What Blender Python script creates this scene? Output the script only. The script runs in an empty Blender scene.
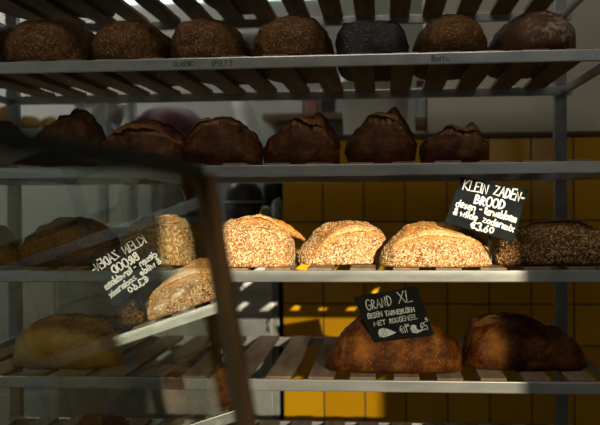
import bpy, bmesh, math, random
import numpy as np
from mathutils import Vector, Matrix, noise
C = bpy.context.scene
COL = C.collection
R = math.radians

# ------------------------------------------------------------------ camera
CAMH = 1.40
FPX = 900.0
cam_d = bpy.data.cameras.new('camera')
cam_d.sensor_width = 36.0
cam_d.lens = FPX / 600.0 * 36.0
cam_d.clip_start = 0.02
cam_d.dof.use_dof = True
cam_d.dof.focus_distance = 2.14
cam_d.dof.aperture_fstop = 2.8
cam = bpy.data.objects.new('camera', cam_d)
COL.objects.link(cam)
CR = Matrix.Rotation(R(5.3), 3, 'Z') @ Matrix.Rotation(R(90 - 0.6), 3, 'X') @ Matrix.Rotation(R(-0.43), 3, 'Z')
CP = Vector((0, 0, CAMH))
cam.matrix_world = Matrix.Translation(CP) @ CR.to_4x4()
C.camera = cam

# ------------------------------------------------------------------ light
VS = C.view_settings
VS.view_transform = 'Standard'; VS.look = 'None'; VS.gamma = 1.0; VS.exposure = 0.0
VS.use_curve_mapping = False
w = bpy.data.worlds.new('sky'); C.world = w; w.use_nodes = True
w.node_tree.nodes['Background'].inputs[0].default_value = (0.55, 0.7, 1.0, 1)
w.node_tree.nodes['Background'].inputs[1].default_value = 0.25
SX, SZ = -0.30, -0.2045             # sunbeam drift per metre of depth
sun_d = bpy.data.lights.new('sun', 'SUN'); sun_d.energy = 9.0; sun_d.angle = R(0.53)
sun_d.color = (1.0, 0.86, 0.66)
sun = bpy.data.objects.new('sun', sun_d); COL.objects.link(sun)
sun.rotation_mode = 'QUATERNION'
sun.rotation_quaternion = Vector((SX, 1, SZ)).to_track_quat('-Z', 'Y')
sun.location = (3, -6, 4)

def area(name, loc, direction, sx, sy, power, color):
    d = bpy.data.lights.new(name, 'AREA'); d.shape = 'RECTANGLE'; d.size = sx; d.size_y = sy
    d.energy = power; d.color = color
    o = bpy.data.objects.new(name, d); COL.objects.link(o)
    o.location = loc; o.rotation_euler = Vector(direction).to_track_quat('-Z', 'Y').to_euler()
    return o
area('window_daylight', (0.8, -1.75, 1.9), (0, 1, -0.05), 1.7, 0.9, 3.4, (0.92, 0.95, 0.98))
area('left_fill', (-2.4, -1.75, 1.3), (0.25, 1, 0), 0.9, 1.9, 1.0, (1.0, 0.93, 0.80))  # added fill light, sent in through the unseen door at the left
area('kitchen_daylight', (-0.9, 4.85, 2.75), (0, -1, -0.4), 2.2, 0.5, 3, (0.95, 0.98, 1.0))
area('kitchen_lamp', (-2.1, 4.4, 3.05), (0.1, 0.1, -1), 1.2, 0.5, 11, (1.0, 0.96, 0.88))
area('overhead_fill', (-0.1, 1.0, 3.05), (0, 0.25, -1), 1.3, 0.5, 10, (1.0, 0.91, 0.76))  # added overhead fill for the painted wall and upper rails; no lamp modelled

# ------------------------------------------------------------------ helpers
def ray(px, py):
    return CR @ Vector(((px - 300) / FPX, -(py - 212.5) / FPX, -1.0))
def at(px, py, Y):
    r = ray(px, py)
    return CP + r * (Y / r.y)
def link(name, bm, m=None, parent=None, smooth=False, loc=None):
    me = bpy.data.meshes.new(name)
    bm.normal_update(); bm.to_mesh(me); bm.free()
    if smooth:
        me.polygons.foreach_set('use_smooth', [True] * len(me.polygons))
    o = bpy.data.objects.new(name, me); COL.objects.link(o)
    if m is not None:
        for mm in (m if isinstance(m, (list, tuple)) else [m]): me.materials.append(mm)
    if parent is not None: o.parent = parent
    if loc is not None: o.location = loc
    return o
def tag(o, label=None, cat=None, group=None, kind=None):
    if label: o['label'] = label
    if cat: o['category'] = cat
    if group: o['group'] = group
    if kind: o['kind'] = kind
    return o
def empty(name, loc, rz=0.0):
    o = bpy.data.objects.new(name, None); COL.objects.link(o)
    o.empty_display_size = 0.05
    o.location = loc; o.rotation_euler = (0, 0, rz); return o
def box(bm, x0, x1, y0, y1, z0, z1, bev=0.0, mi=0):
    vs = [bm.verts.new(p) for p in ((x0,y0,z0),(x1,y0,z0),(x1,y1,z0),(x0,y1,z0),(x0,y0,z1),(x1,y0,z1),(x1,y1,z1),(x0,y1,z1))]
    fs = [bm.faces.new([vs[i] for i in f]) for f in ((3,2,1,0),(4,5,6,7),(0,1,5,4),(1,2,6,5),(2,3,7,6),(3,0,4,7))]
    for f in fs: f.material_index = mi
    if bev > 0:
        es = list({e for f in fs for e in f.edges})
        bmesh.ops.bevel(bm, geom=es, offset=bev, segments=2, affect='EDGES', profile=0.6)
def obox(bm, o, ax, ay, az, bev=0.0):
    """box from corner o with edge vectors ax, ay, az"""
    o, ax, ay, az = map(Vector, (o, ax, ay, az))
    ps = [o, o+ax, o+ax+ay, o+ay, o+az, o+ax+az, o+ax+ay+az, o+ay+az]
    vs = [bm.verts.new(p) for p in ps]
    fl = ((3,2,1,0),(4,5,6,7),(0,1,5,4),(1,2,6,5),(2,3,7,6),(3,0,4,7))
    if ax.cross(ay).dot(az) < 0: fl = [tuple(reversed(f)) for f in fl]
    fs = [bm.faces.new([vs[i] for i in f]) for f in fl]
    if bev > 0:
        es = list({e for f in fs for e in f.edges})
        bmesh.ops.bevel(bm, geom=es, offset=bev, segments=2, affect='EDGES', profile=0.6)
def lathe(bm, prof, n=40, cx=0, cy=0, z0=0):
    rings = []
    for r, z in prof:
        if r < 1e-6: rings.append([bm.verts.new((cx, cy, z0 + z))])
        else: rings.append([bm.verts.new((cx + r*math.cos(2*math.pi*k/n), cy + r*math.sin(2*math.pi*k/n), z0 + z)) for k in range(n)])
    for a, b in zip(rings, rings[1:]):
        for k in range(n):
            k2 = (k+1) % n
            if len(a) == 1 and len(b) == 1: continue
            if len(a) == 1: bm.faces.new((a[0], b[k2], b[k]))
            elif len(b) == 1: bm.faces.new((a[k], a[k2], b[0]))
            else: bm.faces.new((a[k], a[k2], b[k2], b[k]))
def tube(bm, pts, r, n=8, closed=False):
    pts = [Vector(p) for p in pts]; rings = []
    for i, p in enumerate(pts):
        d = (pts[min(i+1, len(pts)-1)] - pts[max(i-1, 0)])
        if d.length < 1e-9: d = Vector((0, 0, 1))
        d.normalize()
        u = d.cross(Vector((0, 0, 1)))
        if u.length < 1e-3: u = d.cross(Vector((0, 1, 0)))
        u.normalize(); v = d.cross(u)
        rr = r[i] if isinstance(r, (list, tuple)) else r
        rings.append([bm.verts.new(p + (u*math.cos(2*math.pi*k/n) + v*math.sin(2*math.pi*k/n))*rr) for k in range(n)])
    for a, b in zip(rings, rings[1:]):
        for k in range(n): bm.faces.new((a[k], a[(k+1) % n], b[(k+1) % n], b[k]))
    bm.faces.new(list(reversed(rings[0]))); bm.faces.new(rings[-1])
    bmesh.ops.recalc_face_normals(bm, faces=bm.faces[:])

# ------------------------------------------------------------------ materials
def mat(name):
    m = bpy.data.materials.new(name); m.use_nodes = True
    nt = m.node_tree; b = nt.nodes['Principled BSDF']
    return m, nt, b
def N(nt, t, **kw):
    n = nt.nodes.new(t)
    for k, v in kw.items():
        if k in n.inputs: n.inputs[k].default_value = v
        else: setattr(n, k, v)
    return n
def ramp(nt, stops):
    r = nt.nodes.new('ShaderNodeValToRGB'); e = r.color_ramp.elements
    while len(e) < len(stops): e.new(0.5)
    for k, (p, c) in enumerate(stops):
        e[k].position = p; e[k].color = (*c, 1)
    return r
def noisy(name, c1, c2, scale=8, rough=0.6, metal=0.0, bump=0.0, stretch=None, detail=6, lo=0.35, hi=0.65, spec=0.5):
    m, nt, b = mat(name)
    tc = N(nt, 'ShaderNodeTexCoord'); mp = N(nt, 'ShaderNodeMapping')
    if stretch: mp.inputs['Scale'].default_value = stretch
    nt.links.new(tc.outputs['Object'], mp.inputs['Vector'])
    n = N(nt, 'ShaderNodeTexNoise', Scale=scale, Detail=detail)
    nt.links.new(mp.outputs[0], n.inputs['Vector'])
    r = ramp(nt, [(lo, c1), (hi, c2)])
    nt.links.new(n.outputs['Fac'], r.inputs[0]); nt.links.new(r.outputs[0], b.inputs['Base Color'])
    b.inputs['Roughness'].default_value = rough; b.inputs['Metallic'].default_value = metal
    b.inputs['Specular IOR Level'].default_value = spec
    if bump:
        bp = N(nt, 'ShaderNodeBump', Strength=bump, Distance=0.004)
        nt.links.new(n.outputs['Fac'], bp.inputs['Height']); nt.links.new(bp.outputs[0], b.inputs['Normal'])
    return m
M = {}
M['steel'] = noisy('galvanised_steel', (0.44, 0.46, 0.46), (0.68, 0.69, 0.68), 26, 0.30, 0.55, 0.1, (0.35, 1, 1), lo=0.3, hi=0.7)
M['steel_dark'] = noisy('dull_steel', (0.30, 0.315, 0.32), (0.42, 0.43, 0.43), 18, 0.4, 0.5)
M['slat'] = noisy('beech_slats', (0.18, 0.125, 0.075), (0.29, 0.21, 0.13), 9, 0.75, 0, 0.25, (6, 0.7, 6))
M['paint'] = noisy('painted_plaster', (0.72, 0.70, 0.58), (0.76, 0.74, 0.62), 2.5, 0.8)
M['paint_kitchen'] = noisy('kitchen_plaster', (0.56, 0.58, 0.54), (0.62, 0.63, 0.59), 2, 0.75)
M['floor'] = noisy('grey_floor', (0.11, 0.10, 0.09), (0.16, 0.15, 0.13), 5, 0.5)
M['ceiling'] = noisy('ceiling_plaster', (0.5, 0.49, 0.45), (0.55, 0.54, 0.50), 3, 0.9)
M['shopwall'] = noisy('dark_shop_wall', (0.10, 0.085, 0.07), (0.14, 0.12, 0.10), 3, 0.8)
M['black'] = noisy('black_plastic', (0.012, 0.012, 0.012), (0.02, 0.02, 0.02), 12, 0.5)
M['chalkboard'] = noisy('chalkboard', (0.004, 0.0065, 0.006), (0.011, 0.016, 0.015), 22, 0.85, 0, 0.05, lo=0.35, hi=0.8, spec=0.2)
M['chalkboard_dark'] = noisy('dark_chalkboard', (0.005, 0.005, 0.0045), (0.009, 0.009, 0.008), 22, 0.9, spec=0.15)
M['chalk'] = noisy('white_chalk', (0.72, 0.73, 0.70), (0.85, 0.85, 0.82), 60, 0.9, lo=0.2, hi=0.5)
M['chalk_grey'] = noisy('grey_chalk', (0.22, 0.26, 0.255), (0.46, 0.50, 0.48), 260, 0.9, lo=0.38, hi=0.6)
M['ink'] = noisy('black_marker', (0.015, 0.014, 0.012), (0.05, 0.045, 0.04), 300, 0.6)
M['guard_trim'] = noisy('dark_green_glass_edge', (0.010, 0.015, 0.011), (0.015, 0.021, 0.015), 9, 0.7, spec=0.15)
M['post'] = noisy('brown_wood_post', (0.035, 0.018, 0.007), (0.07, 0.036, 0.013), 14, 0.75, 0, 0.1, (4, 4, 0.4), spec=0.15)
M['white'] = noisy('white_plastic', (0.66, 0.67, 0.66), (0.74, 0.74, 0.73), 5, 0.35)
M['red'] = noisy('red_enamel', (0.07, 0.008, 0.007), (0.09, 0.011, 0.009), 5, 0.5)
M['pot'] = noisy('dark_brown_pot', (0.03, 0.022, 0.016), (0.045, 0.032, 0.024), 7, 0.4)
M['counter'] = noisy('counter_wood', (0.10, 0.06, 0.035), (0.15, 0.09, 0.05), 6, 0.5, 0, 0.1, (0.5, 6, 6))
M['woodshelf'] = noisy('brown_shelf', (0.17, 0.10, 0.05), (0.24, 0.15, 0.08), 6, 0.6)
M['green'] = noisy('green_bag', (0.18, 0.24, 0.08), (0.30, 0.36, 0.14), 12, 0.5)
M['cloth'] = noisy('pale_cloth', (0.40, 0.45, 0.46), (0.52, 0.56, 0.56), 12, 0.8)
M['orange'] = noisy('orange_plastic', (0.60, 0.25, 0.04), (0.70, 0.32, 0.06), 6, 0.4)
M['pinkish'] = noisy('pinkish_carton', (0.35, 0.16, 0.12), (0.42, 0.2, 0.15), 6, 0.6)

def tile_mat():
    m, nt, b = mat('ochre_glazed_tiles')
    tc = N(nt, 'ShaderNodeTexCoord'); sp = N(nt, 'ShaderNodeSeparateXYZ')
    nt.links.new(tc.outputs['Object'], sp.inputs[0])
    S = TILE
    def edge(out):
        d = N(nt, 'ShaderNodeMath', operation='DIVIDE'); d.inputs[1].default_value = S
        nt.links.new(out, d.inputs[0])
        f = N(nt, 'ShaderNodeMath', operation='FRACT'); nt.links.new(d.outputs[0], f.inputs[0])
        s = N(nt, 'ShaderNodeMath', operation='SUBTRACT'); s.inputs[1].default_value = 0.5
        nt.links.new(f.outputs[0], s.inputs[0])
        a = N(nt, 'ShaderNodeMath', operation='ABSOLUTE'); nt.links.new(s.outputs[0], a.inputs[0])
        fl = N(nt, 'ShaderNodeMath', operation='FLOOR'); nt.links.new(d.outputs[0], fl.inputs[0])
        return a, fl
    ax, fx = edge(sp.outputs['X']); az, fz = edge(sp.outputs['Z'])
    mx = N(nt, 'ShaderNodeMath', operation='MAXIMUM')
    nt.links.new(ax.outputs[0], mx.inputs[0]); nt.links.new(az.outputs[0], mx.inputs[1])
    g = N(nt, 'ShaderNodeMapRange'); g.inputs['From Min'].default_value = 0.474; g.inputs['From Max'].default_value = 0.488
    nt.links.new(mx.outputs[0], g.inputs['Value'])
    cv = N(nt, 'ShaderNodeCombineXYZ'); nt.links.new(fx.outputs[0], cv.inputs[0]); nt.links.new(fz.outputs[0], cv.inputs[2])
    wn = N(nt, 'ShaderNodeTexWhiteNoise', noise_dimensions='3D'); nt.links.new(cv.outputs[0], wn.inputs['Vector'])
    r = ramp(nt, [(0.0, (0.64, 0.31, 0.006)), (1.0, (0.76, 0.40, 0.008))])
    nt.links.new(wn.outputs['Value'], r.inputs[0])
    mix = N(nt, 'ShaderNodeMix', data_type='RGBA')
    nt.links.new(g.outputs[0], mix.inputs['Factor']); nt.links.new(r.outputs[0], mix.inputs[6])
    mix.inputs[7].default_value = (0.06, 0.045, 0.03, 1)
    nt.links.new(mix.outputs[2], b.inputs['Base Color'])
    rr = N(nt, 'ShaderNodeMapRange'); rr.inputs['To Min'].default_value = 0.16; rr.inputs['To Max'].default_value = 0.8
    nt.links.new(g.outputs[0], rr.inputs['Value']); nt.links.new(rr.outputs[0], b.inputs['Roughness'])
    nz = N(nt, 'ShaderNodeTexNoise', Scale=9.0, Detail=2.0); nt.links.new(tc.outputs['Object'], nz.inputs['Vector'])
    ad = N(nt, 'ShaderNodeMath', operation='MULTIPLY_ADD'); ad.inputs[1].default_value = -1.0
    nt.links.new(g.outputs[0], ad.inputs[0]); 
    sc = N(nt, 'ShaderNodeMath', operation='MULTIPLY'); sc.inputs[1].default_value = 0.5
    nt.links.new(nz.outputs['Fac'], sc.inputs[0]); nt.links.new(sc.outputs[0], ad.inputs[2])
    bp = N(nt, 'ShaderNodeBump', Strength=0.35, Distance=0.003)
    nt.links.new(ad.outputs[0], bp.inputs['Height']); nt.links.new(bp.outputs[0], b.inputs['Normal'])
    return m

def glass_mat(name, tint, rough=0.0):
    m = bpy.data.materials.new(name); m.use_nodes = True; nt = m.node_tree
    nt.nodes.clear()
    out = N(nt, 'ShaderNodeOutputMaterial'); tr = N(nt, 'ShaderNodeBsdfTransparent'); gl = N(nt, 'ShaderNodeBsdfGlossy')
    tr.inputs[0].default_value = (*tint, 1); gl.inputs['Roughness'].default_value = rough
    gl.inputs[0].default_value = (0.92, 0.97, 0.93, 1)
    fr = N(nt, 'ShaderNodeFresnel', IOR=1.5); ge = N(nt, 'ShaderNodeNewGeometry')
    # two faces of the pane: 2R / (1 + R), on entering faces only
    a = N(nt, 'ShaderNodeMath', operation='ADD'); a.inputs[1].default_value = 1.0
    nt.links.new(fr.outputs[0], a.inputs[0])
    d = N(nt, 'ShaderNodeMath', operation='DIVIDE'); nt.links.new(fr.outputs[0], d.inputs[0]); nt.links.new(a.outputs[0], d.inputs[1])
    t = N(nt, 'ShaderNodeMath', operation='MULTIPLY'); t.inputs[1].default_value = 2.0; nt.links.new(d.outputs[0], t.inputs[0])
    i = N(nt, 'ShaderNodeMath', operation='SUBTRACT'); i.inputs[0].default_value = 1.0; nt.links.new(ge.outputs['Backfacing'], i.inputs[1])
    k = N(nt, 'ShaderNodeMath', operation='MULTIPLY'); nt.links.new(t.outputs[0], k.inputs[0]); nt.links.new(i.outputs[0], k.inputs[1])
    mx = N(nt, 'ShaderNodeMixShader'); nt.links.new(k.outputs[0], mx.inputs[0]); nt.links.new(tr.outputs[0], mx.inputs[1]); nt.links.new(gl.outputs[0], mx.inputs[2])
    nt.links.new(mx.outputs[0], out.inputs[0])
    return m
M['glass'] = glass_mat('clear_glass', (0.90, 0.95, 0.91))
def dimmer_mat(name, t):
    m = bpy.data.materials.new(name); m.use_nodes = True; nt = m.node_tree; nt.nodes.clear()
    out = N(nt, 'ShaderNodeOutputMaterial'); tr = N(nt, 'ShaderNodeBsdfTransparent'); tl = N(nt, 'ShaderNodeBsdfTranslucent')
    tr.inputs[0].default_value = (t, t, t * 0.95, 1); tl.inputs[0].default_value = (0.6, 0.6, 0.58, 1)
    mx = N(nt, 'ShaderNodeMixShader'); mx.inputs[0].default_value = 0.015
    nt.links.new(tr.outputs[0], mx.inputs[1]); nt.links.new(tl.outputs[0], mx.inputs[2]); nt.links.new(mx.outputs[0], out.inputs[0])
    return m
def emit_mat(name, col, s):
    m, nt, b = mat(name)
    b.inputs['Base Color'].default_value = (0.8, 0.8, 0.8, 1)
    b.inputs['Emission Color'].default_value = (*col, 1); b.inputs['Emission Strength'].default_value = s
    return m
M['sky_pane'] = emit_mat('bright_window_pane', (0.9, 0.96, 1.0), 1.6)

def bread_mat(name, dark, mid, light, speck=None, speck_amt=0.0, speck_scale=260, rough=0.6, bump=0.5, flour=0.0, spec=0.5):
    m, nt, b = mat(name)
    tc = N(nt, 'ShaderNodeTexCoord')
    n1 = N(nt, 'ShaderNodeTexNoise', Scale=17.0, Detail=8.0, Roughness=0.65); nt.links.new(tc.outputs['Object'], n1.inputs['Vector'])
    r = ramp(nt, [(0.30, dark), (0.5, mid), (0.68, light)])
    nt.links.new(n1.outputs['Fac'], r.inputs[0])
    col = r.outputs[0]
    vo = N(nt, 'ShaderNodeTexVoronoi', Scale=float(speck_scale)); nt.links.new(tc.outputs['Object'], vo.inputs['Vector'])
    if speck:
        sp = N(nt, 'ShaderNodeSeparateColor'); nt.links.new(vo.outputs['Color'], sp.inputs[0])
        g = N(nt, 'ShaderNodeMath', operation='LESS_THAN'); g.inputs[1].default_value = speck_amt
        nt.links.new(sp.outputs[0], g.inputs[0])
        mx = N(nt, 'ShaderNodeMix', data_type='RGBA'); nt.links.new(g.outputs[0], mx.inputs['Factor'])
        nt.links.new(col, mx.inputs[6]); mx.inputs[7].default_value = (*speck, 1)
        col = mx.outputs[2]
    if flour:
        n3 = N(nt, 'ShaderNodeTexNoise', Scale=90.0, Detail=4.0); nt.links.new(tc.outputs['Object'], n3.inputs['Vector'])
        n4 = N(nt, 'ShaderNodeTexNoise', Scale=11.0, Detail=2.0); nt.links.new(tc.outputs['Object'], n4.inputs['Vector'])
        mu = N(nt, 'ShaderNodeMath', operation='MULTIPLY'); nt.links.new(n3.outputs['Fac'], mu.inputs[0]); nt.links.new(n4.outputs['Fac'], mu.inputs[1])
        mr = N(nt, 'ShaderNodeMapRange'); mr.inputs['From Min'].default_value = 0.27; mr.inputs['From Max'].default_value = 0.40
        mr.inputs['To Max'].default_value = flour
        nt.links.new(mu.outputs[0], mr.inputs['Value'])
        mx = N(nt, 'ShaderNodeMix', data_type='RGBA'); nt.links.new(mr.outputs[0], mx.inputs['Factor'])
        nt.links.new(col, mx.inputs[6]); mx.inputs[7].default_value = (0.42, 0.33, 0.24, 1); col = mx.outputs[2]
    nt.links.new(col, b.inputs['Base Color'])
    b.inputs['Roughness'].default_value = rough; b.inputs['Specular IOR Level'].default_value = spec
    n2 = N(nt, 'ShaderNodeTexNoise', Scale=150.0, Detail=5.0); nt.links.new(tc.outputs['Object'], n2.inputs['Vector'])
    h = N(nt, 'ShaderNodeMath', operation='MULTIPLY_ADD'); h.inputs[1].default_value = -1.2
    nt.links.new(vo.outputs['Distance'], h.inputs[0]); nt.links.new(n2.outputs['Fac'], h.inputs[2])
    bp = N(nt, 'ShaderNodeBump', Strength=bump, Distance=0.003)
    nt.links.new(h.outputs[0], bp.inputs['Height']); nt.links.new(bp.outputs[0], b.inputs['Normal'])
    return m
M['crust_seed'] = bread_mat('seeded_golden_crust', (0.16, 0.055, 0.010), (0.32, 0.125, 0.022), (0.46, 0.21, 0.05), (0.60, 0.40, 0.18), 0.25, 220)
M['crust_ear'] = bread_mat('smooth_golden_ear', (0.36, 0.13, 0.018), (0.52, 0.22, 0.035), (0.66, 0.36, 0.10), (0.26, 0.10, 0.02), 0.14, 300, bump=0.35)
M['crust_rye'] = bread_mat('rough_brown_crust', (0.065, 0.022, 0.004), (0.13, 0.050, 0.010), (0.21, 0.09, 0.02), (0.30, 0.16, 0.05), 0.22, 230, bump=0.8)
M['crust_dark'] = bread_mat('dark_baked_crust', (0.030, 0.009, 0.002), (0.075, 0.024, 0.005), (0.16, 0.062, 0.013), bump=0.45, spec=0.25)
M['crust_dark_ear'] = bread_mat('brown_ear', (0.09, 0.032, 0.007), (0.17, 0.068, 0.015), (0.27, 0.125, 0.034), bump=0.4)
M['crust_xl'] = bread_mat('glossy_brown_crust', (0.022, 0.0055, 0.001), (0.11, 0.030, 0.0035), (0.32, 0.11, 0.012), (0.36, 0.16, 0.035), 0.02, 420, rough=0.42, spec=0.22, bump=0.5)
M['crust_flour'] = bread_mat('floury_dark_crust', (0.07, 0.03, 0.014), (0.12, 0.05, 0.02), (0.17, 0.08, 0.035), bump=0.4, flour=0.9)
M['crust_poppy'] = bread_mat('poppy_crust', (0.022, 0.017, 0.018), (0.04, 0.031, 0.032), (0.06, 0.05, 0.052), (0.13, 0.11, 0.115), 0.12, 260, bump=0.9)
M['crust_lip'] = bread_mat('creamy_ear_lip', (0.50, 0.24, 0.06), (0.70, 0.43, 0.17), (0.80, 0.58, 0.30), (0.36, 0.16, 0.04), 0.14, 300, bump=0.35)
M['crust_pale'] = bread_mat('pale_tan_crust', (0.46, 0.23, 0.045), (0.60, 0.34, 0.075), (0.70, 0.45, 0.13), bump=0.35)
def plain(name, c, rough=0.6):
    m, nt, b = mat(name)
    tc = N(nt, 'ShaderNodeTexCoord'); n = N(nt, 'ShaderNodeTexNoise', Scale=120.0); nt.links.new(tc.outputs['Object'], n.inputs['Vector'])
    r = ramp(nt, [(0.3, tuple(x*0.8 for x in c)), (0.7, tuple(min(1, x*1.15) for x in c))])
    nt.links.new(n.outputs['Fac'], r.inputs[0]); nt.links.new(r.outputs[0], b.inputs['Base Color'])
    b.inputs['Roughness'].default_value = rough
    return m
SEED_L = [plain('pale_sesame', (0.76, 0.60, 0.36)), plain('oat_flake', (0.62, 0.38, 0.15)), plain('toasted_seed', (0.36, 0.155, 0.035)), plain('linseed', (0.09, 0.04, 0.018))]
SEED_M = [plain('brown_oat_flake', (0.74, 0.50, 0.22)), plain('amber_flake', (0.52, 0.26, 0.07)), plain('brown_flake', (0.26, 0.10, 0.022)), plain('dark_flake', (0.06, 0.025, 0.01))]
SEED_D = [plain('toasted_flake', (0.29, 0.155, 0.055)), plain('brown_grain', (0.18, 0.085, 0.027)), plain('dark_grain', (0.09, 0.038, 0.012)), plain('burnt_grain', (0.06, 0.03, 0.015))]

# ------------------------------------------------------------------ the setting
YW = 3.20; YB = 5.2; YF = -1.5; XL_, XR_ = -3.4, 2.6; CEIL = 3.15
TILE = 0.1455
XE = at(283, 300, YW).x                      # left end of the tiled half wall
ZT = at(500, 137, YW).z                      # its top
def sbox(name, x0, x1, y0, y1, z0, z1, m, loc=(0, 0, 0), bev=0):
    bm = bmesh.new(); box(bm, x0, x1, y0, y1, z0, z1, bev)
    return tag(link(name, bm, m, loc=loc), kind='structure')
sbox('floor', XL_-.15, XR_+.15, YF-.15, YB+.15, -0.1, 0, M['floor'])
sbox('ceiling', XL_-.15, XR_+.15, YF-.15, YB+.15, CEIL, CEIL+.1, M['ceiling'])
sbox('wall_left', XL_-.15, XL_, YF, YB, 0, CEIL, M['paint_kitchen'])
sbox('wall_right', XR_, XR_+.15, YF, YB, 0, CEIL, M['paint'])
M['tile'] = tile_mat()
z_joint = at(323, 222, YW).z                 # a tile joint seen through the rack
wt = sbox('wall_back_tiled', 0, XR_-XE, 0, 0.40, -z_joint - 0.0, ZT - z_joint, M['tile'], (XE, YW, z_joint))
tr = sbox('trim_1', XE, XR_, YW-0.008, YW+0.02, ZT, ZT+0.016, M['counter'], bev=0.003)
sbox('trim_2', XE, at(428,110,YW).x, YW+0.02, YW+0.41, ZT, ZT+0.012, M['counter'])
XP = at(428, 110, YW+.03).x
sbox('wall_back_painted', XP, XR_, YW+0.03, YW+0.40, ZT+0.016, CEIL, M['paint'])
# kitchen back wall with a high window
wx0, wx1 = at(112, 0, YB).x, at(330, 0, YB).x
wz0 = at(200, 6, YB).z; wz1 = wz0 + 0.38
bm = bmesh.new()
box(bm, XL_, wx0, YB, YB+.15, 0, CEIL); box(bm, wx1, XR_, YB, YB+.15, 0, CEIL)
box(bm, wx0, wx1, YB, YB+.15, 0, wz0); box(bm, wx0, wx1, YB, YB+.15, wz1, CEIL)
tag(link('wall_kitchen', bm, M['paint_kitchen']), kind='structure')
w2 = empty('window_2', (wx0, YB, wz0)); tag(w2, kind='structure')
bm = bmesh.new(); W_ = wx1 - wx0; H_ = wz1 - wz0
for a, b in ((0, .03), (W_/3-.015, W_/3+.015), (2*W_/3-.015, 2*W_/3+.015), (W_-.03, W_)): box(bm, a, b, 0.03, .08, 0, H_)
box(bm, 0.03, W_-.03, .03, .08, 0, .03); box(bm, .03, W_-.03, .03, .08, H_-.03, H_)
tag(link('window_frame', bm, M['white'], w2), kind='structure')
bm = bmesh.new(); box(bm, 0.0, W_, .085, .09, 0.0, H_)
tag(link('window_pane', bm, M['sky_pane'], w2), kind='structure')
# shop front behind the camera: a window, plus an unseen glazed door added for fill light
FX0, FX1 = -0.52 + 0.30*3.6, 0.35 + 0.30*3.6           # sunbeam edges carried back to the shop front
FZ0, FZM, FZ1 = 1.45, CAMH - 0.150 + 0.2045*3.6, CAMH + 0.066 + 0.2045*3.6
DX0, DX1, DZ = -2.9, -1.9, 2.2
bm = bmesh.new()
t0, t1 = YF-.12, YF
box(bm, XL_, DX0, t0, t1, 0, CEIL); box(bm, DX0, DX1, t0, t1, DZ, CEIL); box(bm, DX1, FX0, t0, t1, 0, CEIL)
box(bm, FX0, FX1, t0, t1, 0, FZ0); box(bm, FX0, FX1, t0, t1, FZ1, CEIL); box(bm, FX1, XR_, t0, t1, 0, CEIL)
tag(link('wall_front', bm, M['shopwall']), kind='structure')
w1 = empty('window_1', (FX0, t0+.09, FZ0)); tag(w1, kind='structure')
W_ = FX1-FX0; H_ = FZ1-FZ0; hm = FZM-FZ0
bm = bmesh.new(); box(bm, 0, W_, 0, .006, 0, H_)
tag(link('window_pane', bm, glass_mat('window_glass', (0.97, 0.98, 0.97)), w1), kind='structure')
bm = bmesh.new(); box(bm, 0.0, W_, .008, .009, 0, hm)
tag(link('sun_dimmer_sheet', bm, dimmer_mat('sun_dimmer_film', 0.52), w1), kind='structure')  # unseen sheet added over the lower window to dim sun below the middle shelf
d1 = empty('fill_door', (DX0, t0+.05, 0)); tag(d1, kind='structure')
bm = bmesh.new(); box(bm, 0, .08, 0, .05, 0, DZ); box(bm, .92, 1.0, 0, .05, 0, DZ); box(bm, .08, .92, 0, .05, 0, .25); box(bm, .08, .92, 0, .05, DZ-.08, DZ)
tag(link('fill_door_frame', bm, M['counter'], d1), kind='structure')
bm = bmesh.new(); box(bm, .08, .92, .02, .026, .25, DZ-.08)
tag(link('fill_door_pane', bm, M['glass'], d1), kind='structure')

# ------------------------------------------------------------------ bread rack
Y0, Y1 = 2.10, 2.76
RX0, RX1 = -1.18, at(562, 100, Y1).x
RAILH = 0.0275
SZs = {}
for k, (px, py) in {0: (300, -41), 1: (300, 55.5), 2: (300, 164.5), 3: (300, 270.5), 4: (300, 379.5), 5: (300, 490)}.items():
    SZs[k] = at(px, py, Y0).z               # top of the front rail
SLT = 0.012
def top(k): return SZs[k] + 0.005           # top of the slats
rack = empty('bread_rack', (RX0, Y0, 0))
tag(rack, 'tall steel bakery rack with slatted wooden shelves in front of the ochre tiled wall', 'rack')
def rel(x, y, z): return (x-RX0, y-Y0, z)
PW = 0.036
for (ux, uy) in ((RX0, Y1), (RX1, Y1)):
    bm = bmesh.new(); x, y, z = rel(ux, uy, 0)
    box(bm, x-PW/2, x+PW/2, y+.016, y+.016+PW, 0.02, SZs[0]+.25, 0.003)
    u = link('upright', bm, M['steel_dark'], rack)
    bm = bmesh.new(); lathe(bm, [(0, 0), (.02, 0), (.022, .008), (.018, .02), (0, .02)], 16, x, y+.016+PW/2)
    link('foot', bm, M['black'], u, True)
for (ux, uy) in ((RX0-.03, Y0+.03), (RX1+.045, Y0+.03)):
    bm = bmesh.new(); x, y, z = rel(ux, uy, 0)
    box(bm, x-PW/2, x+PW/2, y, y+PW, 0.02, SZs[0]+.25, 0.003)
    u = link('upright', bm, M['steel_dark'], rack)
    bm = bmesh.new(); lathe(bm, [(0, 0), (.02, 0), (.022, .008), (.018, .02), (0, .02)], 16, x, y+PW/2)
    link('foot', bm, M['black'], u, True)
slat_x0 = at(308, 380, Y0+.02).x
PER = 0.1005; SW = 0.060
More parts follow.
